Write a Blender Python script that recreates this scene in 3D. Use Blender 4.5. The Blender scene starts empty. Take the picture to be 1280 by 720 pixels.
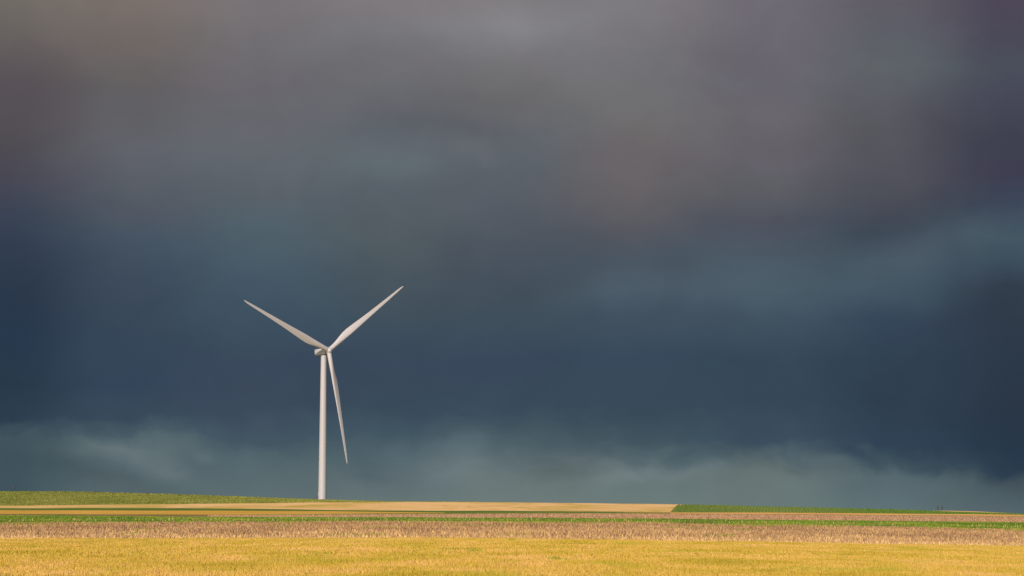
import bpy, bmesh, math, random
import numpy as np
from mathutils import Vector, Matrix

rng = np.random.default_rng(7)
random.seed(7)
C = bpy.context.scene.collection
SC = bpy.context.scene

# ------------------------------------------------------------------ camera
F = 2489.0                       # focal length in units of a 1280 wide frame (70 mm lens)
PITCH = math.atan(283 / F)
CP, SP = math.cos(PITCH), math.sin(PITCH)
CAMZ = 2.5

def bearing(X, Y=640.0):
    xc, yc = X - 640.0, 360.0 - Y
    return xc / (F * CP - yc * SP)

def rise(Y):
    yc = 360.0 - np.asarray(Y, float)
    return (yc * CP + F * SP) / (F * CP - yc * SP)

cam = bpy.data.cameras.new('camera')
cam.lens = 70.0 * (F / 2488.9)
cam.sensor_width = 36.0
cam.clip_start = 0.5
cam.clip_end = 200000.0
cam.dof.use_dof = True
cam.dof.focus_distance = 800.0
cam.dof.aperture_fstop = 2.8
co = bpy.data.objects.new('camera', cam)
co.location = (0, 0, CAMZ)
co.rotation_euler = (math.pi / 2 + PITCH, 0, 0)
C.objects.link(co)
SC.camera = co

# ------------------------------------------------------------------ view
SC.view_settings.view_transform = 'Standard'
SC.view_settings.look = 'None'
SC.view_settings.gamma = 1.0
SC.view_settings.exposure = 0.0
SC.view_settings.use_curve_mapping = False

def lin(c):
    c = c / 255.0
    return c / 12.92 if c <= 0.04045 else ((c + 0.055) / 1.055) ** 2.4

def rgb(*c):
    return (lin(c[0]), lin(c[1]), lin(c[2]), 1.0)

# ------------------------------------------------------------------ world: storm front ahead, clearer sky behind
W = bpy.data.worlds.new('World')
SC.world = W
W.use_nodes = True
W.cycles.sampling_method = 'MANUAL'; W.cycles.sample_map_resolution = 512
nt = W.node_tree
nt.nodes.clear()
N = nt.nodes.new
L = nt.links.new

def mth(op, a, b=None, c=None, clamp=False):
    n = N('ShaderNodeMath'); n.operation = op; n.use_clamp = clamp
    for i, v in enumerate((a, b, c)):
        if v is None: continue
        if isinstance(v, (int, float)): n.inputs[i].default_value = v
        else: L(v, n.inputs[i])
    return n.outputs[0]

def smooth(v, a, b, lo=0.0, hi=1.0):
    n = N('ShaderNodeMapRange'); n.interpolation_type = 'SMOOTHSTEP'
    L(v, n.inputs[0])
    for i, x in enumerate((a, b, lo, hi)): n.inputs[i + 1].default_value = x
    return n.outputs[0]

def mixc(f, a, b, mode='MIX'):
    n = N('ShaderNodeMix'); n.data_type = 'RGBA'; n.blend_type = mode
    if isinstance(f, (int, float)): n.inputs[0].default_value = f
    else: L(f, n.inputs[0])
    for i, v in ((6, a), (7, b)):
        if isinstance(v, tuple): n.inputs[i].default_value = v
        else: L(v, n.inputs[i])
    return n.outputs[2]

tc = N('ShaderNodeTexCoord')
sep = N('ShaderNodeSeparateXYZ'); L(tc.outputs['Generated'], sep.inputs[0])
dx, dy, dz = sep.outputs
yy = mth('MAXIMUM', dy, 0.05)
gx = mth('DIVIDE', dx, yy)
gz = mth('DIVIDE', dz, yy)
comb = N('ShaderNodeCombineXYZ'); L(gx, comb.inputs[0]); L(gz, comb.inputs[2])
dirv = comb.outputs[0]

def noise(vec, scale, detail=4, rough=0.5, off=(0, 0, 0), stretch=(1, 1, 1), dist=0.0):
    m = N('ShaderNodeMapping'); L(vec, m.inputs[0])
    m.inputs['Location'].default_value = off
    m.inputs['Scale'].default_value = stretch
    n = N('ShaderNodeTexNoise'); L(m.outputs[0], n.inputs['Vector'])
    n.inputs['Scale'].default_value = scale
    n.inputs['Detail'].default_value = detail
    n.inputs['Roughness'].default_value = rough
    n.inputs['Distortion'].default_value = dist
    return n.outputs[0]

n_big = noise(dirv, 14.0, 4, 0.52, (3.1, 0, 7.7), (1, 1, 1.4), 0.3)
n_mid = noise(dirv, 36.0, 4, 0.55, (8.4, 0, 1.3), (1, 1, 1.5), 0.5)
n_x = noise(dirv, 11.0, 2, 0.5, (1.7, 0, 4.9), (1, 1, 1.2), 0.0)
nb = mth('SUBTRACT', n_big, 0.5)
nm = mth('SUBTRACT', n_mid, 0.5)
nx = mth('SUBTRACT', n_x, 0.5)
# the cloud base (near the horizon) is ragged, the upper deck is soft
edge = mth('MULTIPLY', smooth(gz, 0.002, 0.022), smooth(gz, 0.045, 0.075, 1.0, 0.25))
wz = mth('ADD', gz, mth('MULTIPLY', mth('MULTIPLY', nb, smooth(gz, 0.02, 0.06, 0.5, 1.0)), 0.022))
wz = mth('ADD', wz, mth('MULTIPLY', mth('MULTIPLY', nm, edge), 0.019))
wx = mth('ADD', gx, mth('MULTIPLY', nx, 0.035))

wz2 = mth('ADD', mth('ADD', gz, mth('MULTIPLY', nb, 0.012)), mth('MULTIPLY', nm, 0.011))
wx2 = mth('ADD', mth('ADD', gx, mth('MULTIPLY', nx, 0.03)), mth('MULTIPLY', nb, 0.03))
COLS = [
 (0,   [(0,115,108,103),(45,105,99,97),(100,90,83,88),(180,79,76,83),(225,72,73,86),(270,60,69,85),(315,49,61,79),(360,43,57,75),(420,41,57,77),(480,40,58,74),(520,45,63,79),(545,66,86,95),(580,64,84,93),(640,66,84,92)]),
 (160, [(0,122,113,108),(60,112,104,101),(110,99,97,99),(180,95,98,105),(230,89,94,103),(270,79,87,98),(310,69,84,99),(360,61,75,91),(420,54,71,89),(480,53,69,89),(520,57,75,91),(538,72,92,102),(560,92,109,113),(580,84,102,108),(640,90,106,110)]),
 (320, [(0,121,116,119),(60,112,110,114),(110,105,102,109),(180,100,105,111),(240,90,97,105),(290,80,97,107),(340,70,88,102),(400,62,81,96),(450,58,73,91),(510,60,75,92),(540,67,84,98),(560,78,97,105),(590,88,106,111),(640,98,114,116)]),
 (480, [(0,126,121,124),(40,120,119,123),(80,111,110,114),(150,96,100,107),(200,94,106,111),(240,88,97,105),(290,84,93,99),(340,75,86,94),(400,64,80,92),(450,58,73,91),(510,58,75,90),(540,65,85,97),(570,78,98,106),(600,92,108,113),(640,105,120,118)]),
 (640, [(0,127,124,127),(30,127,126,130),(70,118,117,120),(120,106,105,107),(160,98,102,108),(200,93,99,106),(250,87,92,101),(300,77,86,96),(350,68,80,92),(400,63,79,92),(450,56,71,90),(510,58,75,91),(540,70,89,98),(570,86,103,109),(592,103,117,118),(640,110,124,122)]),
 (800, [(0,124,121,125),(50,118,117,121),(100,112,112,115),(150,112,110,111),(200,106,101,104),(240,99,96,99),(290,84,87,96),(330,74,86,98),(370,76,91,104),(400,66,81,95),(450,55,73,90),(510,57,75,89),(550,66,86,97),(572,80,98,105),(592,101,116,118),(640,108,124,121)]),
 (960, [(0,112,108,117),(50,108,104,113),(100,104,101,110),(150,106,102,109),(200,101,98,106),(240,91,93,99),(280,79,83,94),(320,74,88,100),(360,76,93,106),(400,65,82,97),(450,53,72,88),(510,55,73,88),(550,61,79,95),(572,88,106,111),(590,104,119,119),(640,106,122,121)]),
 (1120,[(0,97,92,101),(40,94,96,104),(80,95,100,105),(120,90,93,99),(160,87,87,94),(200,83,84,92),(250,75,77,87),(290,66,77,91),(330,70,86,99),(370,64,83,97),(400,55,71,90),(450,49,65,82),(510,47,63,80),(560,48,66,83),(582,64,84,94),(598,86,104,110),(640,95,113,117)]),
 (1280,[(0,77,72,88),(40,76,74,89),(80,74,79,91),(120,70,72,87),(170,64,66,80),(220,60,61,79),(255,59,70,87),(295,68,87,99),(330,60,76,91),(360,53,64,79),(400,48,59,74),(450,44,57,72),(510,43,56,72),(560,40,57,75),(590,43,60,78),(606,70,86,94),(640,83,99,105)]),
]
ZB, ZT = float(rise(650)), float(rise(0))
tz = mth('DIVIDE', mth('SUBTRACT', wz, ZB), ZT - ZB, clamp=True)
cols = []
for X, stops in COLS:
    r = N('ShaderNodeValToRGB'); L(tz, r.inputs[0])
    cr = r.color_ramp; cr.interpolation = 'LINEAR'
    st = sorted(((float(rise(Y)) - ZB) / (ZT - ZB), c) for Y, *c in stops)
    while len(cr.elements) < len(st): cr.elements.new(0.5)
    for e, (p, c) in zip(cr.elements, st):
        pass
    for i, (p, c) in enumerate(st):
        cr.elements[i].position = min(1, max(0, p))
        cr.elements[i].color = rgb(*c)
    cols.append((bearing(X), r.outputs[0]))
acc = cols[0][1]
for i in range(1, len(cols)):
    acc = mixc(smooth(wx, cols[i - 1][0], cols[i][0]), acc, cols[i][1])
# fine billow contrast
bil = noise(dirv, 22.0, 4, 0.6, (5.5, 0, 2.2), (1, 1, 1.3), 0.4)
amp = smooth(bil, 0.25, 0.75, 0.955, 1.045)
hs = N('ShaderNodeHueSaturation'); L(acc, hs.inputs['Color']); L(amp, hs.inputs['Value'])
huen = noise(dirv, 16.0, 2, 0.5, (9.5, 0, 6.2), (1, 1, 1.6), 0.2)
tint = mixc(smooth(huen, 0.3, 0.7), (0.992, 1.006, 1.006, 1), (1.01, 0.993, 1.0, 1))
storm = mixc(1.0, hs.outputs[0], tint, 'MULTIPLY')
# single billows and rents in the cloud: centre, half sizes, slope, strength
BLOBS = [(150,563,58,15,0.35,0.16),(212,586,24,12,0.2,0.20),(130,594,46,11,0.2,-0.15),(60,575,40,22,0.0,-0.10),(126,541,14,8,0.3,-0.22),(262,568,14,6,0.1,0.12),
         (577,566,34,22,0.0,0.20),(545,592,30,12,0.0,0.10),(500,570,22,16,0.0,0.10),(455,585,25,15,0,-0.08),(690,590,30,7,0.0,-0.13),(745,582,26,8,0,0.08),(895,580,42,8,-0.20,0.16),(800,590,60,7,-0.15,0.16),
         (930,572,30,14,0.1,-0.16),(1050,575,30,9,0.2,0.18),(985,590,20,6,0.1,-0.14),(1225,600,36,7,0.15,-0.10),
         (1175,308,110,26,-0.45,0.07),(1100,330,60,20,-0.5,0.03),(1235,372,80,30,-0.3,-0.06),(1100,285,60,18,-0.5,-0.07),(1210,262,50,12,-0.3,-0.05),
         (500,205,46,22,0.2,0.05),(595,185,26,12,0.6,0.10),(545,150,70,14,0.2,-0.08),(680,30,110,24,0.05,0.09),(860,62,60,20,0,-0.04),(975,330,60,24,0,0.02),(780,235,50,30,0,0.05),(160,190,50,30,0.2,0.05)]
NU = F * CP + 278 * SP
val = None
for bx, by, sx, sy, sl_, am in BLOBS:
    ux, uz = mth('MULTIPLY', mth('SUBTRACT', wx2, bearing(bx, by)), NU / sx), mth('MULTIPLY', mth('SUBTRACT', wz2, float(rise(by))), NU / sy)
    uz = mth('ADD', uz, mth('MULTIPLY', ux, sl_ * sx / sy))
    q = mth('ADD', mth('MULTIPLY', ux, ux), mth('MULTIPLY', uz, uz))
    g = mth('MULTIPLY', mth('POWER', 2.718, mth('MULTIPLY', q, -0.7)), am)
    val = g if val is None else mth('ADD', val, g)
val = mth('ADD', val, 1.0)
hs2 = N('ShaderNodeHueSaturation'); L(storm, hs2.inputs['Color']); L(val, hs2.inputs['Value']); L(mth('MINIMUM', 1.0, mth('SUBTRACT', 1.7, mth('MULTIPLY', val, 0.7))), hs2.inputs['Saturation']); storm = hs2.outputs[0]
sky = N('ShaderNodeTexSky'); sky.sky_type = 'NISHITA'; sky.sun_disc = False
SUN_EL, SUN_AZ = 26.0, 198.0      # degrees; compass angle from +Y, so the sun stands behind the camera
sky.sun_elevation = math.radians(SUN_EL)
sky.sun_rotation = math.radians(SUN_AZ)
bg1 = N('ShaderNodeBackground'); L(sky.outputs[0], bg1.inputs[0]); bg1.inputs[1].default_value = 0.11
bg2 = N('ShaderNodeBackground'); L(storm, bg2.inputs[0]); bg2.inputs[1].default_value = 1.0
mx = N('ShaderNodeMixShader')
L(smooth(dy, -0.15, 0.35), mx.inputs[0]); L(bg1.outputs[0], mx.inputs[1]); L(bg2.outputs[0], mx.inputs[2])
out = N('ShaderNodeOutputWorld'); L(mx.outputs[0], out.inputs[0])

sl = bpy.data.lights.new('sun', 'SUN')
sl.energy = 4.25
sl.angle = math.radians(0.8)
sl.color = (1.0, 0.87, 0.76)
so = bpy.data.objects.new('sun', sl)
az, el = math.radians(SUN_AZ), math.radians(SUN_EL)
sd = Vector((math.sin(az) * math.cos(el), math.cos(az) * math.cos(el), math.sin(el)))
so.rotation_euler = sd.to_track_quat('Z', 'Y').to_euler()
so.location = sd * 100
C.objects.link(so)

# ------------------------------------------------------------------ material helper
class Mat:
    def __init__(self, name):
        self.m = bpy.data.materials.new(name); self.m.use_nodes = True
        self.t = self.m.node_tree
        self.b = self.t.nodes['Principled BSDF']
        self.g = self.t.nodes.new('ShaderNodeNewGeometry')
    def n(self, k): return self.t.nodes.new(k)
    def l(self, a, b): self.t.links.new(a, b)
    def noise(self, scale, detail=3, rough=0.5, stretch=(1, 1, 1), off=(0, 0, 0), vec=None, dist=0):
        m = self.n('ShaderNodeMapping'); self.l(vec or self.g.outputs['Position'], m.inputs[0])
        m.inputs['Scale'].default_value = stretch; m.inputs['Location'].default_value = off
        x = self.n('ShaderNodeTexNoise'); self.l(m.outputs[0], x.inputs['Vector'])
        x.inputs['Scale'].default_value = scale; x.inputs['Detail'].default_value = detail
        x.inputs['Roughness'].default_value = rough; x.inputs['Distortion'].default_value = dist
        return x.outputs[0]
    def ramp(self, v, stops):
        r = self.n('ShaderNodeValToRGB'); self.l(v, r.inputs[0])
        cr = r.color_ramp
        while len(cr.elements) < len(stops): cr.elements.new(0.5)
        for i, (p, c) in enumerate(stops):
            cr.elements[i].position = p; cr.elements[i].color = (*c, 1)
        return r.outputs[0]
    def mix(self, f, a, b, mode='MIX'):
        x = self.n('ShaderNodeMix'); x.data_type = 'RGBA'; x.blend_type = mode
        if isinstance(f, (int, float)): x.inputs[0].default_value = f
        else: self.l(f, x.inputs[0])
        for i, v in ((6, a), (7, b)):
            if isinstance(v, tuple): x.inputs[i].default_value = (*v, 1)
            else: self.l(v, x.inputs[i])
        return x.outputs[2]
    def mr(self, v, a, b, lo=0.0, hi=1.0):
        x = self.n('ShaderNodeMapRange'); self.l(v, x.inputs[0]); x.interpolation_type = 'SMOOTHSTEP'
        for i, q in enumerate((a, b, lo, hi)): x.inputs[i + 1].default_value = q
        return x.outputs[0]
    def math(self, op, a, b):
        x = self.n('ShaderNodeMath'); x.operation = op
        for i, v in enumerate((a, b)):
            if isinstance(v, (int, float)): x.inputs[i].default_value = v
            else: self.l(v, x.inputs[i])
        return x.outputs[0]
    def attr(self, name='rnd'):
        a = self.n('ShaderNodeAttribute'); a.attribute_name = name
        return a.outputs['Fac']
    def done(self, col, rough=0.85, spec=0.15):
        if isinstance(col, tuple): self.b.inputs['Base Color'].default_value = (*col, 1)
        else: self.l(col, self.b.inputs['Base Color'])
        self.b.inputs['Roughness'].default_value = rough
        self.b.inputs['Specular IOR Level'].default_value = spec
        return self.m

# ------------------------------------------------------------------ terrain
D = [55, 205, 380, 440, 500, 520, 570, 610, 700, 800]
KX = [-400, 0, 80, 160, 240, 320, 400, 480, 560, 640, 720, 800, 840, 900, 960, 1040, 1120, 1170, 1200, 1240, 1280, 1700]
def T(pairs):
    xs = [p[0] for p in pairs]; ys = [p[1] for p in pairs]
    return xs, ys
TAB = {
 1: T([(-400,677.5),(0,677),(320,676),(500,675.4),(640,676),(800,678.2),(960,681.2),(1120,684),(1280,686.6),(1700,692)]),
 2: T([(-400,655.5),(0,654.8),(320,653.4),(480,652.9),(640,653.6),(800,654.8),(960,657.4),(1120,660),(1280,663.4),(1700,668)]),
 3: T([(-400,643),(0,644),(160,645.3),(320,646.8),(400,647),(480,647.3),(560,647.8),(720,648.3),(840,649),(960,650),(1120,651.4),(1280,653.2),(1700,656)]),
 4: T([(-400,641.5),(0,642.4),(160,643.3),(320,643.9),(400,643.4),(480,642.6),(560,642.1),(640,641.6),(720,641.4),(800,641.6),(840,641.9),(960,642.5),(1040,643.1),(1120,643.7),(1200,644.3),(1280,645),(1700,648)]),
 5: T([(-400,641.3),(0,642.2),(160,643.1),(320,643.2),(400,642.5),(480,641.7),(560,641.1),(640,640.8),(720,640.9),(800,641.3),(840,641.8),(960,642.4),(1040,643),(1120,643.6),(1200,644.2),(1280,644.9),(1700,647.9)]),
 6: T([(-400,637),(0,637.8),(160,638.2),(320,638.3),(400,638.9),(480,639.8),(560,640.9),(640,640.4),(720,640.3),(800,640.4),(840,640.6),(960,640.8),(1040,641.4),(1120,642.1),(1200,642.7),(1280,643.5),(1700,646.5)]),
 7: T([(-400,634.5),(0,635.2),(160,634.9),(240,635.3),(320,636),(400,637.2),(480,638.1),(560,638.3),(640,638.6),(720,639.2),(800,639.9),(840,640.3),(900,640.5),(960,640.7),(1040,641.3),(1120,642),(1200,642.6),(1280,643.4),(1700,646.4)]),
 8: T([(-400,633),(0,632.2),(160,630.6),(320,629),(400,628),(440,627.9),(480,627.9),(520,627.5),(560,627.4),(640,628),(720,628.9),(800,629.8),(840,630.4),(900,631.7),(960,633.4),(1040,635.2),(1120,637.2),(1160,638.6),(1175,639.6),(1200,640.5),(1240,641.6),(1280,643.1),(1700,648)]),
 9: T([(-400,621),(-100,615.2),(0,614.1),(80,614.2),(160,616.1),(240,618.4),(320,621.4),(400,624.4),(440,625.6),(480,626.7),(520,627.3),(560,627.6),(640,628.2),(720,629.1),(800,630),(840,630.6),(900,631.9),(960,633.6),(1040,635.4),(1120,637.3),(1160,638.3),(1195,638.4),(1220,639.2),(1245,640.4),(1280,642.2),(1700,648)]),
}
UQ = np.linspace(-0.50, 0.50, 1001)
XQ = 640 + UQ * (F * CP + 278 * SP)
def gsm(a, s):
    k = np.exp(-0.5 * (np.arange(-4 * s, 4 * s + 1) / s) ** 2); k /= k.sum()
    return np.convolve(np.pad(a, 4 * s, mode='edge'), k, 'valid')
ZT_ = np.zeros((len(D), len(UQ)))
ZT_[0] = -2.48
for k in range(1, 10):
    P = gsm(np.interp(XQ, *TAB[k]), 5)
    ZT_[k] = rise(P) * D[k]
D2 = D + [870, 1300, 3000, 90000]
ZALL = np.vstack([ZT_, ZT_[9] - 0.15 * np.clip(ZT_[9] + 2.5, 0, 99) - 0.9, np.full(len(UQ), -3.6), np.full(len(UQ), -8.0), np.full(len(UQ), -8.0)])
D2a = np.array(D2, float)

def hrel(u, Y):
    u = np.clip(np.asarray(u, float), -0.5, 0.5); Y = np.asarray(Y, float)
    u, Y = np.broadcast_arrays(u, Y)
    k = np.clip(np.searchsorted(D2a, Y, side='right') - 1, 0, len(D2a) - 2)
    t = np.clip((Y - D2a[k]) / (D2a[k + 1] - D2a[k]), 0, 1)
    fi = (u + 0.5) / 0.001; i = np.clip(fi.astype(int), 0, 999); w = fi - i
    za = ZALL[k, i] * (1 - w) + ZALL[k, i + 1] * w
    zb = ZALL[k + 1, i] * (1 - w) + ZALL[k + 1, i + 1] * w
    z = za * (1 - t) + zb * t
    return z + 0.035 * np.sin(Y * 0.21 + u * 41) * np.sin(u * Y * 0.13 + 1.3) * (Y > 60) * (Y < 780)

def hz(x, y):
    return float(hrel(x / y, y)) + CAMZ

def mesh_obj(name, verts, faces, mat, kind=None, attrs=None, smooth_=False):
    me = bpy.data.meshes.new(name)
    verts = np.asarray(verts, np.float32); faces = np.asarray(faces, np.int32)
    nf, k = faces.shape
    me.vertices.add(len(verts)); me.vertices.foreach_set('co', verts.ravel())
    me.loops.add(nf * k); me.loops.foreach_set('vertex_index', faces.ravel())
    me.polygons.add(nf)
    me.polygons.foreach_set('loop_start', np.arange(0, nf * k, k, dtype=np.int32))
    me.update(calc_edges=True)
    if attrs is not None:
        a = me.attributes.new('rnd', 'FLOAT', 'POINT'); a.data.foreach_set('value', np.asarray(attrs, np.float32))
    if smooth_: me.polygons.foreach_set('use_smooth', np.ones(nf, bool))
    me.materials.append(mat)
    o = bpy.data.objects.new(name, me); C.objects.link(o)
    if kind: o['kind'] = kind
    return o

UB = bearing(842)       # where the straw field meets the row crop
def sheet(name, mat, Y0, Y1, u0, u1, nrow, ncol, kind='structure', slant=False, label=None):
    # u0 / u1: bearings of the two side edges, or a pair (near end, far end) for an oblique edge
    a0, a1 = u0 if isinstance(u0, tuple) else (u0, u0); b0, b1 = u1 if isinstance(u1, tuple) else (u1, u1)
    tt, YY = np.linspace(0, 1, ncol + 1), np.linspace(Y0, Y1, nrow + 1)
    TT, Yg = np.meshgrid(tt, YY)
    w = (Yg - Y0) / (Y1 - Y0)
    U = (a0 + (a1 - a0) * w) * (1 - TT) + (b0 + (b1 - b0) * w) * TT
    if slant:
        t = (Yg - Y0) / (Y1 - Y0)
        U = U + (t - 0.45) * 0.0036 * np.exp(-((U - UB) / 0.03) ** 2) + 0.006 * np.clip((t - 0.8) / 0.2, 0, 1) ** 2 * np.exp(-((U - UB) / 0.03) ** 2)
    Z = hrel(U, Yg) + CAMZ
    V = np.stack([U * Yg, Yg, Z], -1).reshape(-1, 3)
    i = np.arange(nrow)[:, None] * (ncol + 1) + np.arange(ncol)[None]
    Fc = np.stack([i, i + 1, i + ncol + 2, i + ncol + 1], -1).reshape(-1, 4)
    o = mesh_obj(name, V, Fc, mat, kind, smooth_=True)
    if label: o['label'] = label
    return o

# --- ground colours (albedo of the thing itself)
# wheat
def wheat_mat(name, blade):
    m = Mat(name)
    a = m.noise(0.085, 5, 0.65, (1.5, 0.8, 0), (3, 9, 0), dist=0.5)
    b = m.noise(0.30, 4, 0.65, (1, 0.28, 0))
    base = m.ramp(m.math('ADD', m.math('MULTIPLY', a, 0.6), m.math('MULTIPLY', b, 0.4)),
                  [(0.36, (0.37, 0.27, 0.028)), (0.45, (0.485, 0.335, 0.043)), (0.53, (0.575, 0.37, 0.072)), (0.62, (0.66, 0.405, 0.125))])
    gn = m.noise(0.12, 5, 0.65, (1.2, 0.6, 0), (41, 2, 0), dist=0.5)
    base = m.mix(m.mr(gn, 0.52, 0.68, 0, 0.65), base, (0.36, 0.33, 0.03))
    if blade:
        v = m.ramp(m.attr(), [(0.0, (0.82, 0.82, 0.7)), (0.3, (0.95, 0.95, 0.92)), (0.75, (1.05, 1.06, 1.15)), (1.0, (1.18, 1.18, 1.7))])
        base = m.mix(1.0, base, v, 'MULTIPLY')
    else:
        f = m.noise(5.0, 3, 0.7)
        base = m.mix(m.mr(f, 0.35, 0.7, 0, 0.5), base, (0.38, 0.24, 0.03))
    return m.done(base, 0.8, 0.1)

def var_mat(name, cols, patch=None, scale=0.06, fine=True, bump=0.0):
    m = Mat(name)
    a = m.noise(scale, 4, 0.6, (1, 0.8, 0), dist=0.4)
    base = m.ramp(a, cols)
    if patch:
        gn = m.noise(patch[0], 4, 0.65, (1, 0.6, 0), (17, 5, 0))
        base = m.mix(m.mr(gn, patch[1], patch[2], 0, patch[3]), base, patch[4])
    if fine:
        f = m.noise(2.2, 3, 0.7, (1, 0.5, 0))
        base = m.mix(1.0, base, m.ramp(f, [(0.3, (0.72, 0.70, 0.68)), (0.7, (1.22, 1.22, 1.2))]), 'MULTIPLY')
    return m.done(base)

def blade_mat(name, stops, patch=None):
    m = Mat(name)
    base = m.ramp(m.attr(), stops)
    if patch:
        gn = m.noise(patch[0], 4, 0.65, (1, 0.6, 0), (17, 5, 0))
        base = m.mix(m.mr(gn, patch[1], patch[2], 0, patch[3]), base, patch[4])
    return m.done(base, 0.75, 0.15)

M_wheat = wheat_mat('wheat_canopy', False)
M_wheat_b = wheat_mat('wheat_ears', True)
M_stub = var_mat('stubble_soil', [(0.3, (0.20, 0.11, 0.06)), (0.5, (0.38, 0.23, 0.105)), (0.7, (0.56, 0.35, 0.14))], None, 0.05)
M_crop = var_mat('young_crop', [(0.3, (0.09, 0.16, 0.02)), (0.7, (0.15, 0.22, 0.03))], None, 0.05)
M_brown = var_mat('brown_stubble', [(0.3, (0.34, 0.20, 0.105)), (0.5, (0.42, 0.255, 0.13)), (0.7, (0.50, 0.31, 0.155))], None, 0.03)
M_thin = var_mat('green_margin', [(0.3, (0.10, 0.19, 0.02)), (0.7, (0.22, 0.27, 0.03))], None, 0.05)
M_gold = var_mat('golden_grain', [(0.3, (0.62, 0.36, 0.045)), (0.7, (0.78, 0.44, 0.08))], None, 0.03, True)
M_goldl = var_mat('golden_margin', [(0.3, (0.80, 0.42, 0.10)), (0.7, (0.92, 0.52, 0.14))], None, 0.03, False)
M_olive = var_mat('olive_margin', [(0.3, (0.28, 0.24, 0.04)), (0.7, (0.42, 0.30, 0.06))], None, 0.04, False)
M_soil = var_mat('reddish_soil', [(0.3, (0.24, 0.13, 0.06)), (0.7, (0.34, 0.19, 0.08))], None, 0.05, False)
M_grass = var_mat('hill_grass', [(0.30, (0.135, 0.165, 0.022)), (0.5, (0.20, 0.215, 0.034)), (0.7, (0.27, 0.245, 0.055))], (0.11, 0.58, 0.70, 0.75, (0.11, 0.10, 0.015)), 0.045)
M_far = var_mat('far_land', [(0.3, (0.14, 0.16, 0.03)), (0.7, (0.35, 0.26, 0.09))], None, 0.003, False)

# straw field: pale harvested swaths running away from the road
m = Mat('straw_field')
a = m.noise(0.045, 5, 0.62, (0.8, 0.45, 0), (5, 1, 0), dist=1.6)
b = m.noise(1.2, 3, 0.6, (1, 0.4, 0))
base = m.ramp(a, [(0.36, (0.58, 0.42, 0.09)), (0.45, (0.76, 0.48, 0.15)), (0.53, (0.88, 0.54, 0.21)), (0.64, (0.92, 0.58, 0.25))])
base = m.mix(1.0, base, m.ramp(b, [(0.3, (0.90, 0.89, 0.88)), (0.7, (1.07, 1.07, 1.07))]), 'MULTIPLY')
M_straw = m.done(base)
# row crop soil (the rows themselves are plants)
M_rowsoil = var_mat('row_crop_soil', [(0.3, (0.19, 0.22, 0.045)), (0.7, (0.29, 0.30, 0.075))], None, 0.03, False)

U0, U1 = -0.42, 0.42
bz = bearing
sheet('wheat_field', M_wheat, D[0], D[1], U0, U1, 40, 240)
sheet('stubble_field', M_stub, D[1], D[2], U0, U1, 30, 240)
sheet('crop_field', M_crop, D[2], D[3], U0, U1, 12, 240)
sheet('ploughed_strip', M_soil, D[3], D[4], U0, (bz(150), bz(420)), 16, 120)
sheet('brown_field', M_brown, D[3], D[4], (bz(150), bz(420)), U1, 16, 240)
sheet('field_margin', M_thin, D[4], D[5], U0, bz(838), 2, 160)
sheet('field_margin', M_goldl, D[4], D[5], bz(838), U1, 2, 100)
sheet('golden_field', M_gold, D[5], D[6], U0, bz(556), 8, 160)
sheet('green_strip', M_thin, D[5], D[6], bz(556), bz(770), 6, 50)
sheet('field_margin', M_olive, D[5], D[6], bz(770), bz(838), 4, 20)
sheet('field_margin', M_goldl, D[5], D[6], bz(838), U1, 6, 100)
sheet('green_strip', M_crop, D[6], D[7], U0, bz(780), 6, 200)
sheet('field_margin', M_olive, D[6], D[7], bz(780), U1, 4, 120)
sheet('straw_field', M_straw, D[7], D[8], U0, UB, 24, 240, slant=True)
sheet('row_crop_field', M_rowsoil, D[7], D[8], UB, U1, 24, 200, slant=True)
sheet('grass_hill', M_grass, D[8], D[9], U0, bz(620), 30, 200)
sheet('straw_field', M_straw, D[8], D[9], bz(620), bz(870), 10, 60)
sheet('crop_field', M_crop, D[8], D[9], bz(870), bz(1150), 10, 60)
sheet('straw_field', M_straw, D[8], D[9], bz(1150), U1, 16, 90)
sheet('grass_hill', M_grass, D[9], 1300, U0, U1, 20, 200)
# the rest of the land: one sheet out to the horizon behind, beside and beyond the fields
def ring(name, mat):
    V = []; Fc = []
    def quad(a, b, c, d):
        i = len(V); V.extend([a, b, c, d]); Fc.append((i, i + 1, i + 2, i + 3))
    ys = [55, 130, 205, 290, 380, 440, 500, 520, 570, 610, 655, 700, 750, 800, 870, 1085, 1300]
    for s in (-1, 1):
        for y0, y1 in zip(ys, ys[1:]):
            z0, z1 = hrel(s * .42, y0) + CAMZ, hrel(s * .42, y1) + CAMZ
            a, b = (s * .42 * y0, y0, z0), (s * .42 * y1, y1, z1)
            c, d = (s * 3000, y1, z1), (s * 3000, y0, z0)
            quad(a, b, c, d) if s < 0 else quad(a, d, c, b)
            c2, d2 = (s * 60000, y1, z1), (s * 60000, y0, z0)
            quad(d, c, c2, d2) if s < 0 else quad(d, d2, c2, c)
    us = np.linspace(-.42, .42, 41)
    for u0, u1 in zip(us, us[1:]):       # near: from behind the camera up to the wheat
        a = (u0 * 55, 55, float(hrel(u0, 55)) + CAMZ); b = (u1 * 55, 55, float(hrel(u1, 55)) + CAMZ)
        quad((a[0], -40000, 0.02), (b[0], -40000, 0.02), b, a)
    for s in (-1, 1):
        a = (s * .42 * 55, 55, 0.02)
        quad((s * 60000, -40000, .02), (a[0], -40000, .02), a, (s * 60000, 55, .02))
    for y0, y1 in ((1300, 3000), (3000, 90000)):
        for x0, x1 in ((-60000, -3000), (-3000, -546), (-546, 546), (546, 3000), (3000, 60000)):
            z0, z1 = float(hrel(0, y0)) + CAMZ, float(hrel(0, y1)) + CAMZ
            quad((x0, y0, z0), (x1, y0, z0), (x1, y1, z1), (x0, y1, z1))
    return mesh_obj(name, V, Fc, mat, 'structure')
ring('ground', M_far)

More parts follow.
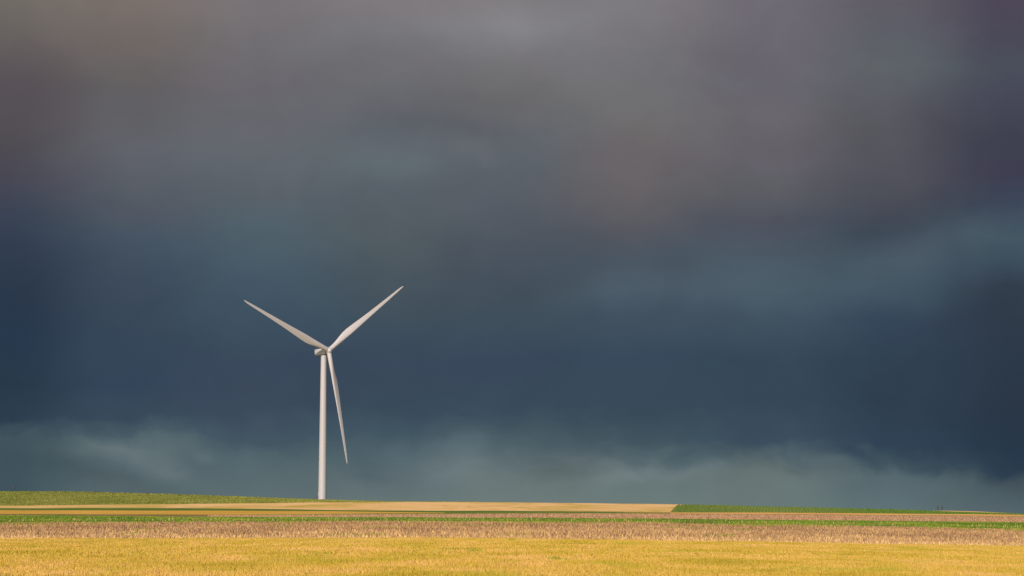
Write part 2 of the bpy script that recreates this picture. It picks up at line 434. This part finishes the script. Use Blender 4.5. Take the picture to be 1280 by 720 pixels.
# ------------------------------------------------------------------ plants as stuff
def scatter(Y0, Y1, u0, u1, dens):
    area = (u1 - u0) * (Y1 ** 2 - Y0 ** 2) / 2
    n = int(area * dens)
    Y = np.sqrt(rng.random(n) * (Y1 ** 2 - Y0 ** 2) + Y0 ** 2)
    u = rng.random(n) * (u1 - u0) + u0
    return u, Y

def blades(name, mat, u, Y, h, w, lean, label, rnd=None, tip=0.25, mid=0.6, dz=-0.02):
    """each plant = one leaf/ear shaped kite, rooted on the land"""
    n = len(u)
    x, y = u * Y, Y
    z = hrel(u, Y) + CAMZ + dz
    a = rng.random(n) * np.pi
    cx, sx = np.cos(a) * w / 2, np.sin(a) * w / 2
    la = rng.random(n) * 2 * np.pi; lm = lean * h * rng.random(n)
    lx, ly = np.cos(la) * lm, np.sin(la) * lm
    V = np.empty((n, 5, 3), np.float32)
    V[:, 0] = np.stack([x, y, z], -1)
    V[:, 1] = np.stack([x + lx * mid - cx, y + ly * mid - sx, z + h * mid], -1)
    V[:, 2] = np.stack([x + lx * mid + cx, y + ly * mid + sx, z + h * mid], -1)
    V[:, 3] = np.stack([x + lx - cx * tip, y + ly - sx * tip, z + h], -1)
    V[:, 4] = np.stack([x + lx + cx * tip, y + ly + sx * tip, z + h], -1)
    b = np.arange(n)[:, None] * 5
    # triangle + quad kept as quads (degenerate-free): root split into two tris -> use tris throughout
    Fc = np.concatenate([b + np.array([0, 2, 1]), b + np.array([1, 2, 4]), b + np.array([1, 4, 3])])
    r = rng.random(n) if rnd is None else rnd
    o = mesh_obj(name, V.reshape(-1, 3), Fc, mat, 'stuff', np.repeat(r, 5))
    o['label'] = label
    return o

def vnoise(x, y, s, seed):
    """smooth value noise for uneven stands of plants"""
    r = np.random.default_rng(seed).random((257, 257))
    fx, fy = x / s, y / s
    i, j = np.floor(fx).astype(int), np.floor(fy).astype(int)
    a, b = fx - i, fy - j
    a, b = a * a * (3 - 2 * a), b * b * (3 - 2 * b)
    g = lambda p, q: r[p % 257, q % 257]
    return (g(i, j) * (1 - a) + g(i + 1, j) * a) * (1 - b) + (g(i, j + 1) * (1 - a) + g(i + 1, j + 1) * a) * b

UP0, UP1 = -0.31, 0.31
# wheat
u, Y = scatter(D[0], 110, UP0, UP1, 80)
u2, Y2 = scatter(110, D[1], UP0, UP1, 42)
u, Y = np.concatenate([u, u2]), np.concatenate([Y, Y2])
hn = vnoise(u * Y, Y, 6.0, 1)
h = 0.27 + 0.06 * rng.random(len(u)) + 0.08 * hn
blades('wheat', M_wheat_b, u, Y, h, np.where(Y < 110, 0.016, 0.03) * (1 + 0.5 * rng.random(len(u))), 0.45, 'ripe golden wheat filling the nearest field', tip=0.5, mid=0.55)
# stubble
M_st_b = blade_mat('dry_stalks', [(0.0, (0.10, 0.045, 0.03)), (0.22, (0.25, 0.14, 0.08)), (0.5, (0.43, 0.265, 0.125)), (0.8, (0.61, 0.395, 0.16)), (1.0, (0.77, 0.52, 0.22))])
u, Y = scatter(D[1] + 0.3, D[2], UP0, UP1, 9.0)
n = len(u)
pn = 0.6 * vnoise(u * Y, Y, 11.0, 2) + 0.4 * vnoise(u * Y, Y, 3.0, 3)
edge = np.clip(1 - (Y - D[1]) / 28.0, 0, 1)
r = np.clip(rng.random(n) * 0.75 + 0.45 * (pn - 0.42) + 0.11 + 0.22 * edge - 0.12 * np.clip((Y - 235) / 60, 0, 1), 0, 1)
h = (0.22 + 0.42 * rng.random(n) ** 1.6) * (1 - 0.35 * edge)
h *= np.where(Y > 340, 0.75, 1)
blades('dry_stubble', M_st_b, u, Y, h, 0.035 + 0.055 * rng.random(n), 0.7, 'tan and brown dead stalks standing in the stubble field', rnd=r, tip=0.4, mid=0.5)
# green weeds in stubble
M_weed = blade_mat('weeds', [(0.0, (0.10, 0.17, 0.015)), (1.0, (0.34, 0.36, 0.03))])
u, Y = scatter(D[1] + 5, D[2], UP0, UP1, 9.0)
k = (vnoise(u * Y, Y * 0.6, 5.0, 9) + 0.5 * vnoise(u * Y, Y, 16.0, 10) > 1.27 - 0.22 * (Y > 335))
u, Y = u[k], Y[k]
blades('weeds', M_weed, u, Y, 0.25 + 0.25 * rng.random(len(u)), 0.12 + 0 * u, 0.7, 'patches of green weeds growing among the dead stalks', tip=0.5)
u, Y = scatter(95, D[1], UP0, UP1, 14.0)
k = (vnoise(u * Y * 1.0, Y * 0.3, 2.2, 31) > 0.90) & (vnoise(u * Y, Y * 0.5, 14.0, 32) > 0.55)
u, Y = u[k], Y[k]
blades('weeds', M_weed, u, Y, 0.30 + 0.12 * rng.random(len(u)), 0.05 + 0 * u, 0.5, 'small green weeds coming up through the golden wheat', tip=0.5)
# green crop
M_crop_b = blade_mat('crop_leaves', [(0.0, (0.05, 0.10, 0.012)), (0.5, (0.125, 0.20, 0.022)), (0.85, (0.22, 0.28, 0.03)), (1.0, (0.42, 0.40, 0.06))])
u, Y = scatter(D[2], D[3], UP0, UP1, 11.0)
n = len(u)
r = np.clip(rng.random(n) * 0.7 + 0.45 * (vnoise(u * Y, Y, 9.0, 5)) - 0.05, 0, 1)
blades('green_crop', M_crop_b, u, Y, (0.28 + 0.22 * rng.random(n)) * np.clip((D[3] - Y) / 20, 0.25, 1), 0.10 + 0.10 * rng.random(n), 0.8, 'bright green low crop in the narrow strip', rnd=r, tip=0.4, mid=0.5)
u, Y = scatter(D[2], D[2] + 18, UP0, UP1, 0.22)
blades('dry_stubble', M_st_b, u, Y, 0.4 + 0.5 * rng.random(len(u)), 0.09 + 0 * u, 0.3, 'tall pale dead stalks along the front edge of the green strip', rnd=0.4 + 0.45 * rng.random(len(u)), tip=0.6, mid=0.4)
# brown field stalks
M_br_b = blade_mat('brown_stalks', [(0.0, (0.24, 0.13, 0.08)), (0.5, (0.38, 0.23, 0.125)), (1.0, (0.54, 0.35, 0.18))])
u, Y = scatter(D[3], D[4] - 12, bz(260), UP1, 3.5)
blades('cut_stalks', M_br_b, u, Y, 0.10 + 0.16 * rng.random(len(u)), 0.10 + 0.05 * rng.random(len(u)), 0.3, 'short pinkish brown cut stalks in the strip behind the green crop', tip=0.7, mid=0.4)
# row crop: rows run away from the camera towards the crest
M_row_b = blade_mat('row_leaves', [(0.0, (0.05, 0.105, 0.016)), (0.6, (0.095, 0.165, 0.022)), (1.0, (0.14, 0.20, 0.03))])
dirx = bz(968); sp = 1.04
cand_c = np.arange(-400, 700, sp)
us, Ys = [], []
for c in cand_c:
    Yr = np.arange(D[7] + 1, D[8], 0.42) + rng.random() * 0.4
    Yr = Yr + rng.normal(0, 0.08, len(Yr))
    x = dirx * Yr + c + rng.normal(0, 0.05, len(Yr)) + 0.12 * np.sin(Yr * 0.05 + c * 0.02)
    uu = x / Yr
    lim = UB + (0.0010 + 0.003 * np.clip((Yr - 680) / 20, 0, 1))
    k = (uu > lim) & (uu < UP1) & (Yr < D[8] - 0.5)
    us.append(uu[k]); Ys.append(Yr[k])
u, Y = np.concatenate(us), np.concatenate(Ys)
blades('row_crop', M_row_b, u, Y, 0.20 + 0.12 * rng.random(len(u)), 0.32 + 0.10 * rng.random(len(u)), 0.4, 'dark green crop planted in rows on the far right slope', tip=0.5, mid=0.55)
# grass on the left hill and its crest
M_hg_b = blade_mat('hill_grass_blades', [(0.0, (0.14, 0.145, 0.026)), (0.3, (0.20, 0.21, 0.038)), (0.7, (0.245, 0.25, 0.05)), (1.0, (0.31, 0.29, 0.08))])
u, Y = scatter(D[8], D[9] + 12, UP0, bz(600), 1.8)
n = len(u)
r = np.clip(rng.random(n) * 0.6 + 0.6 * vnoise(u * Y, Y * 0.4, 7, 12) - 0.12, 0, 1)
blades('hill_grass', M_hg_b, u, Y, 0.08 + 0.12 * rng.random(n) ** 2, 0.25 + 0.15 * rng.random(n), 0.6, 'rough olive grass covering the hill under the turbine', rnd=r, tip=0.5)
M_tuft = blade_mat('dark_tufts', [(0.0, (0.06, 0.06, 0.018)), (1.0, (0.14, 0.14, 0.03))])
u, Y = scatter(D[9] - 14, D[9] + 3, UP0, bz(420), 16)
k = vnoise(u * Y, Y * 0.5, 1.7, 21) > 0.89
u, Y = u[k], Y[k]
blades('dark_tufts', M_tuft, u, Y, 0.12 + 0.22 * rng.random(len(u)), 0.2 + 0 * u, 0.6, 'dark weed tufts along the crest of the grassy hill', tip=0.4)

# ------------------------------------------------------------------ helpers for things
def bm_obj(name, bm, mat, parent=None, smooth_=True, label=None):
    me = bpy.data.meshes.new(name)
    bmesh.ops.recalc_face_normals(bm, faces=bm.faces)
    bm.to_mesh(me); bm.free()
    if smooth_:
        me.polygons.foreach_set('use_smooth', np.ones(len(me.polygons), bool))
        me.set_sharp_from_angle(angle=math.radians(35))
    me.materials.append(mat)
    o = bpy.data.objects.new(name, me); C.objects.link(o)
    if parent: o.parent = parent
    if label: o['label'] = label
    return o

def lathe(bm, prof, seg=48, mat=Matrix.Identity(4), caps=True):
    rings = []
    for r, z in prof:
        rings.append([bm.verts.new(mat @ Vector((r * math.cos(2 * math.pi * i / seg), r * math.sin(2 * math.pi * i / seg), z))) for i in range(seg)])
    for a, b in zip(rings, rings[1:]):
        for i in range(seg):
            bm.faces.new((a[i], a[(i + 1) % seg], b[(i + 1) % seg], b[i]))
    if caps:
        bm.faces.new(rings[0][::-1]); bm.faces.new(rings[-1])

def box(bm, c, s, mat=Matrix.Identity(4), bev=0.0):
    r = bmesh.ops.create_cube(bm, size=1.0, matrix=mat @ Matrix.Translation(c) @ Matrix.Diagonal((*s, 1)))
    if bev:
        es = set(e for v in r['verts'] for e in v.link_edges)
        bmesh.ops.bevel(bm, geom=list(es), offset=bev, segments=3, affect='EDGES', profile=0.6)

def empty(name, loc, label, cat, group=None):
    o = bpy.data.objects.new(name, None); C.objects.link(o)
    o.location = loc; o.empty_display_size = 0.5
    o['label'] = label; o['category'] = cat
    if group: o['group'] = group
    return o

# ------------------------------------------------------------------ wind turbine
m = Mat('turbine_paint')
tcn = m.n('ShaderNodeTexCoord')
a = m.noise(0.35, 5, 0.6, (1, 1, 0.12), vec=tcn.outputs['Object'])
M_paint = m.done(m.ramp(a, [(0.3, (0.405, 0.385, 0.395)), (0.7, (0.43, 0.41, 0.42))]), 0.42, 0.4)
M_blade = Mat('blade_gelcoat').done((0.48, 0.455, 0.46), 0.45, 0.3)
M_dark = Mat('dark_grille').done((0.06, 0.06, 0.065), 0.6, 0.3)
M_nac = Mat('nacelle_shell').done((0.44, 0.42, 0.425), 0.5, 0.3)
M_concrete = var_mat('foundation_concrete', [(0.3, (0.30, 0.28, 0.25)), (0.7, (0.38, 0.36, 0.32))], None, 0.8, False)

YAW, TILT, PH, R, BT = math.radians(41.4), math.radians(1.37), math.radians(8.23), 45.85, 3.03
TX, TY = -75.81, 800.0
TZ = hz(TX, TY)
root = empty('wind_turbine', (TX, TY, TZ), 'tall white three bladed wind turbine standing on the crest of the green hill', 'wind turbine')
hubw = Vector((-73.478, 796.0, 65.296)) * (797.37 / 796.0); hubw.z += CAMZ
hub_l = hubw - Vector((TX, TY, TZ))
axis = Vector((math.sin(YAW) * math.cos(TILT), -math.cos(YAW) * math.cos(TILT), math.sin(TILT)))   # points upwind, out of the nose
side = Vector((math.cos(YAW), math.sin(YAW), 0))
upv = side.cross(axis); upv = upv if upv.z > 0 else -upv
# nacelle frame at hub: X = axis, Y = lateral, Z = up
MN = Matrix((( axis.x, side.x, upv.x, hub_l.x), (axis.y, side.y, upv.y, hub_l.y), (axis.z, side.z, upv.z, hub_l.z), (0, 0, 0, 1)))
OV = 3.5
ztop = hub_l.z - 1.62
bm = bmesh.new()
prof = [(1.63, -0.6)]
Ht = ztop
for i, fr in enumerate((0.0, 0.30, 0.62, 1.0)):
    rr = 1.63 + (1.16 - 1.63) * fr
    prof.append((rr, Ht * fr))
lathe(bm, prof, 64)
tower = bm_obj('tower', bm, M_paint, root)
for fr in (0.30, 0.62):
    rr = 1.63 + (1.16 - 1.63) * fr + 0.012
    bm = bmesh.new(); lathe(bm, [(rr, Ht * fr - 0.05), (rr, Ht * fr + 0.05)], 64)
    bm_obj('flange', bm, M_paint, tower)
bm = bmesh.new(); lathe(bm, [(2.3, -0.7), (2.3, 0.02), (2.2, 0.06), (1.7, 0.08)], 48)
bm_obj('foundation', bm, M_concrete, root)
bm = bmesh.new(); lathe(bm, [(1.20, ztop - 0.02), (1.34, ztop + 0.04), (1.34, ztop + 0.32), (1.2, ztop + 0.36)], 48)
bm_obj('yaw_ring', bm, M_dark, root)
# door and steps at the foot (faces the camera-left side)
bm = bmesh.new()
Md = Matrix.Rotation(math.radians(-70), 4, 'Z')
box(bm, Vector((0, -1.60, 2.1)), (0.85, 0.10, 2.0), Md, 0.03)
door = bm_obj('door', bm, M_nac, root)
bm = bmesh.new()
for k in range(5): box(bm, Vector((0, -2.0 - 0.28 * k, 1.0 - 0.2 * k)), (1.0, 0.27, 0.05), Md)
for s in (-1, 1): box(bm, Vector((0.5 * s, -2.4, 1.15)), (0.04, 1.4, 0.04), Md)
bm_obj('stairs', bm, M_dark, root)
# nacelle
bm = bmesh.new()
xf, xr = -1.25, -OV - 4.35
secs = [(xf, 0.95, 0.98, 0.0), (xf - 0.5, 1.24, 1.22, -0.1), (xf - 1.3, 1.36, 1.27, -0.22), (xr + 0.5, 1.36, 1.27, -0.22), (xr + 0.1, 1.33, 1.25, -0.22), (xr, 1.26, 1.18, -0.22)]
rings = []
for x, hw, hh, zc in secs:
    rg = []
    for q in range(4):
        cr = 0.28
        cx = (hw - cr) * (1 if q in (0, 3) else -1); cz = (hh - cr) * (1 if q in (0, 1) else -1)
        for t in range(5):
            a = math.radians(90 * q + 22.5 * t)
            rg.append(bm.verts.new(MN @ Vector((x, cx + cr * math.cos(a), zc + cz + cr * math.sin(a)))))
    rings.append(rg)
for a, b in zip(rings, rings[1:]):
    k = len(a)
    for i in range(k): bm.faces.new((a[i], a[(i + 1) % k], b[(i + 1) % k], b[i]))
bm.faces.new(rings[0][::-1]); bm.faces.new(rings[-1])
nac = bm_obj('nacelle', bm, M_nac, root)
bm = bmesh.new()
box(bm, Vector((xr + 1.15, -1.372, 0.70)), (0.9, 0.03, 0.22), MN)
bm_obj('vent', bm, M_dark, nac)
bm = bmesh.new(); box(bm, Vector((xr - 0.01, 0, -0.1)), (0.03, 1.5, 1.3), MN)
bm_obj('vent', bm, M_dark, nac)
bm = bmesh.new()
box(bm, Vector((xr + 0.8, 0.5, 1.45)), (0.05, 0.05, 0.85), MN); box(bm, Vector((xr + 0.8, 0.5, 1.75)), (0.05, 0.7, 0.05), MN)
bm_obj('wind_sensor', bm, M_dark, nac)
bm = bmesh.new()
lathe(bm, [(0.92, 0), (0.92, 0.5)], 32, MN @ Matrix.Translation((-1.3, 0, 0)) @ Matrix.Rotation(math.radians(90), 4, 'Y'))
bm_obj('main_shaft', bm, M_dark, root)
# hub with spinner nose
bm = bmesh.new()
lathe(bm, [(0.9, -1.0), (1.13, -0.8), (1.2, -0.2), (1.18, 0.35), (1.05, 0.8), (0.82, 1.15), (0.5, 1.42), (0.18, 1.54), (0.02, 1.56)], 40, MN @ Matrix.Rotation(math.radians(90), 4, 'Y'))
bm_obj('hub', bm, M_blade, root)
# blades
def section(chord, thick, circ, npt=28):
    pts = []
    for i in range(npt):
        t = 2 * math.pi * i / npt
        xx = 0.5 * (1 + math.cos(t))                       # 1 = trailing edge, 0 = leading edge
        yt = 5 * thick * (0.2969 * math.sqrt(xx) - 0.1260 * xx - 0.3516 * xx ** 2 + 0.2843 * xx ** 3 - 0.1036 * xx ** 4)
        camb = 0.03 * 4 * xx * (1 - xx)
        ya = camb + (yt if math.sin(t) >= 0 else -yt)
        ax, ay = (xx - 0.30) * chord, ya * chord
        cxx, cyy = 0.5 * math.cos(t) * chord, 0.5 * math.sin(t) * chord
        pts.append((ax * (1 - circ) + cxx * circ, ay * (1 - circ) + cyy * circ))
    return pts
ST = [0.02, 0.045, 0.07, 0.10, 0.14, 0.18, 0.22, 0.27, 0.33, 0.40, 0.48, 0.56, 0.64, 0.72, 0.80, 0.87, 0.93, 0.97, 0.99, 1.0]
CH = dict(x=[0.02, 0.06, 0.11, 0.17, 0.23, 0.28, 0.40, 0.55, 0.70, 0.85, 0.95, 0.985, 1.0], y=[1.80, 1.80, 2.0, 2.45, 2.85, 2.95, 2.45, 1.85, 1.42, 1.05, 0.78, 0.55, 0.2])
TW = dict(x=[0, 0.15, 0.25, 0.4, 0.6, 0.8, 1.0], y=[16, 15, 11.5, 7.5, 4, 1.5, 0])
CI = dict(x=[0, 0.05, 0.10, 0.16, 0.22, 1], y=[1, 1, 0.75, 0.3, 0.0, 0])
TH = dict(x=[0, 0.2, 0.3, 0.5, 0.8, 1], y=[0.45, 0.36, 0.28, 0.22, 0.17, 0.14])
def make_blade(ang):
    a = ang + PH
    rad = side * math.cos(a) + upv * math.sin(a)
    tan = -side * math.sin(a) + upv * math.cos(a)          # trailing edge lies this way
    bm = bmesh.new(); rings = []
    for s in ST:
        c = float(np.interp(s, CH['x'], CH['y'])); tw = math.radians(float(np.interp(s, TW['x'], TW['y'])) + 3)
        ci = float(np.interp(s, CI['x'], CI['y'])); th = float(np.interp(s, TH['x'], TH['y']))
        o = hub_l + rad * (R * s) + axis * (BT * (1.25 * s - 0.25 * s * s)) + axis * 0.0
        ct, st_ = math.cos(tw), math.sin(tw)
        rings.append([bm.verts.new(o + tan * (x * ct - y * st_) - axis * (y * ct + x * st_)) for x, y in section(c, th, ci)])
    for p, q in zip(rings, rings[1:]):
        k = len(p)
        for i in range(k): bm.faces.new((p[i], p[(i + 1) % k], q[(i + 1) % k], q[i]))
    bm.faces.new(rings[0][::-1]); bm.faces.new(rings[-1])
    b = bm_obj('blade', bm, M_blade, root)
    # bolted root collar
    q = rad.to_track_quat('Z', 'Y').to_matrix().to_4x4()
    bm = bmesh.new(); lathe(bm, [(0.98, 1.0), (1.0, 1.05), (1.0, 1.28), (0.97, 1.32)], 32, Matrix.Translation(hub_l) @ q)
    bm_obj('root_collar', bm, M_paint, b)
for deg in (150, 30, 270): make_blade(math.radians(deg))

# ------------------------------------------------------------------ utility poles beyond the right crest
m = Mat('creosoted_wood')
M_pole = m.done(m.ramp(m.noise(3, 4, 0.6, (1, 1, 0.1)), [(0.3, (0.025, 0.022, 0.022)), (0.7, (0.05, 0.045, 0.04))]), 0.9, 0.1)
M_ins = Mat('insulator_porcelain').done((0.25, 0.22, 0.20), 0.3, 0.5)
def at(X, Y, d):
    return Vector((bearing(X, Y) * d, d, float(rise(Y)) * d + CAMZ))
def pole(X, label, top=632.0, d=1180.0):
    p = at(X, top, d); gz_ = hz(p.x, p.y)
    r = empty('utility_pole', (p.x, p.y, gz_), label, 'utility pole', 'poles on the far right skyline')
    H = p.z - gz_
    bm = bmesh.new(); lathe(bm, [(0.26, -0.6), (0.26, 0), (0.22, H * .6), (0.18, H)], 14); bm_obj('post', bm, M_pole, r)
    bm = bmesh.new(); box(bm, Vector((0, -0.21, H - 0.75)), (3.3, 0.12, 0.17)); arm = bm_obj('crossarm', bm, M_pole, r, False)
    for x in (-1.45, -0.6, 0.6, 1.45):
        bm = bmesh.new(); lathe(bm, [(0.05, H - 0.665), (0.05, H - .60), (0.10, H - 0.57), (0.10, H - 0.50), (0.06, H - 0.46), (0.08, H - 0.42), (0.04, H - .36)], 10, Matrix.Translation((x, -0.21, 0)))
        bm_obj('insulator', bm, M_ins, arm)
pole(1172.4, 'left one of two thin dark utility poles on the far right skyline')
pole(1177.5, 'right one of two thin dark utility poles on the far right skyline', 632.0, 1184.0)

# ------------------------------------------------------------------ small post on the left crest
p = at(17.6, 614.2, 797.0); pz = hz(p.x, p.y)
r = empty('marker_post', (p.x, p.y, pz), 'small dark post with a blackened top on the hill crest at far left', 'post')
bm = bmesh.new(); lathe(bm, [(0.09, -0.4), (0.08, 0.3), (0.07, 1.2)], 10); bm_obj('stake', bm, Mat('grey_wood').done((0.05, 0.05, 0.05)), r)
bm = bmesh.new(); lathe(bm, [(0.05, 1.05), (0.30, 1.12), (0.38, 1.5), (0.34, 1.95), (0.14, 2.1)], 12); bm_obj('cap', bm, M_dark, r)
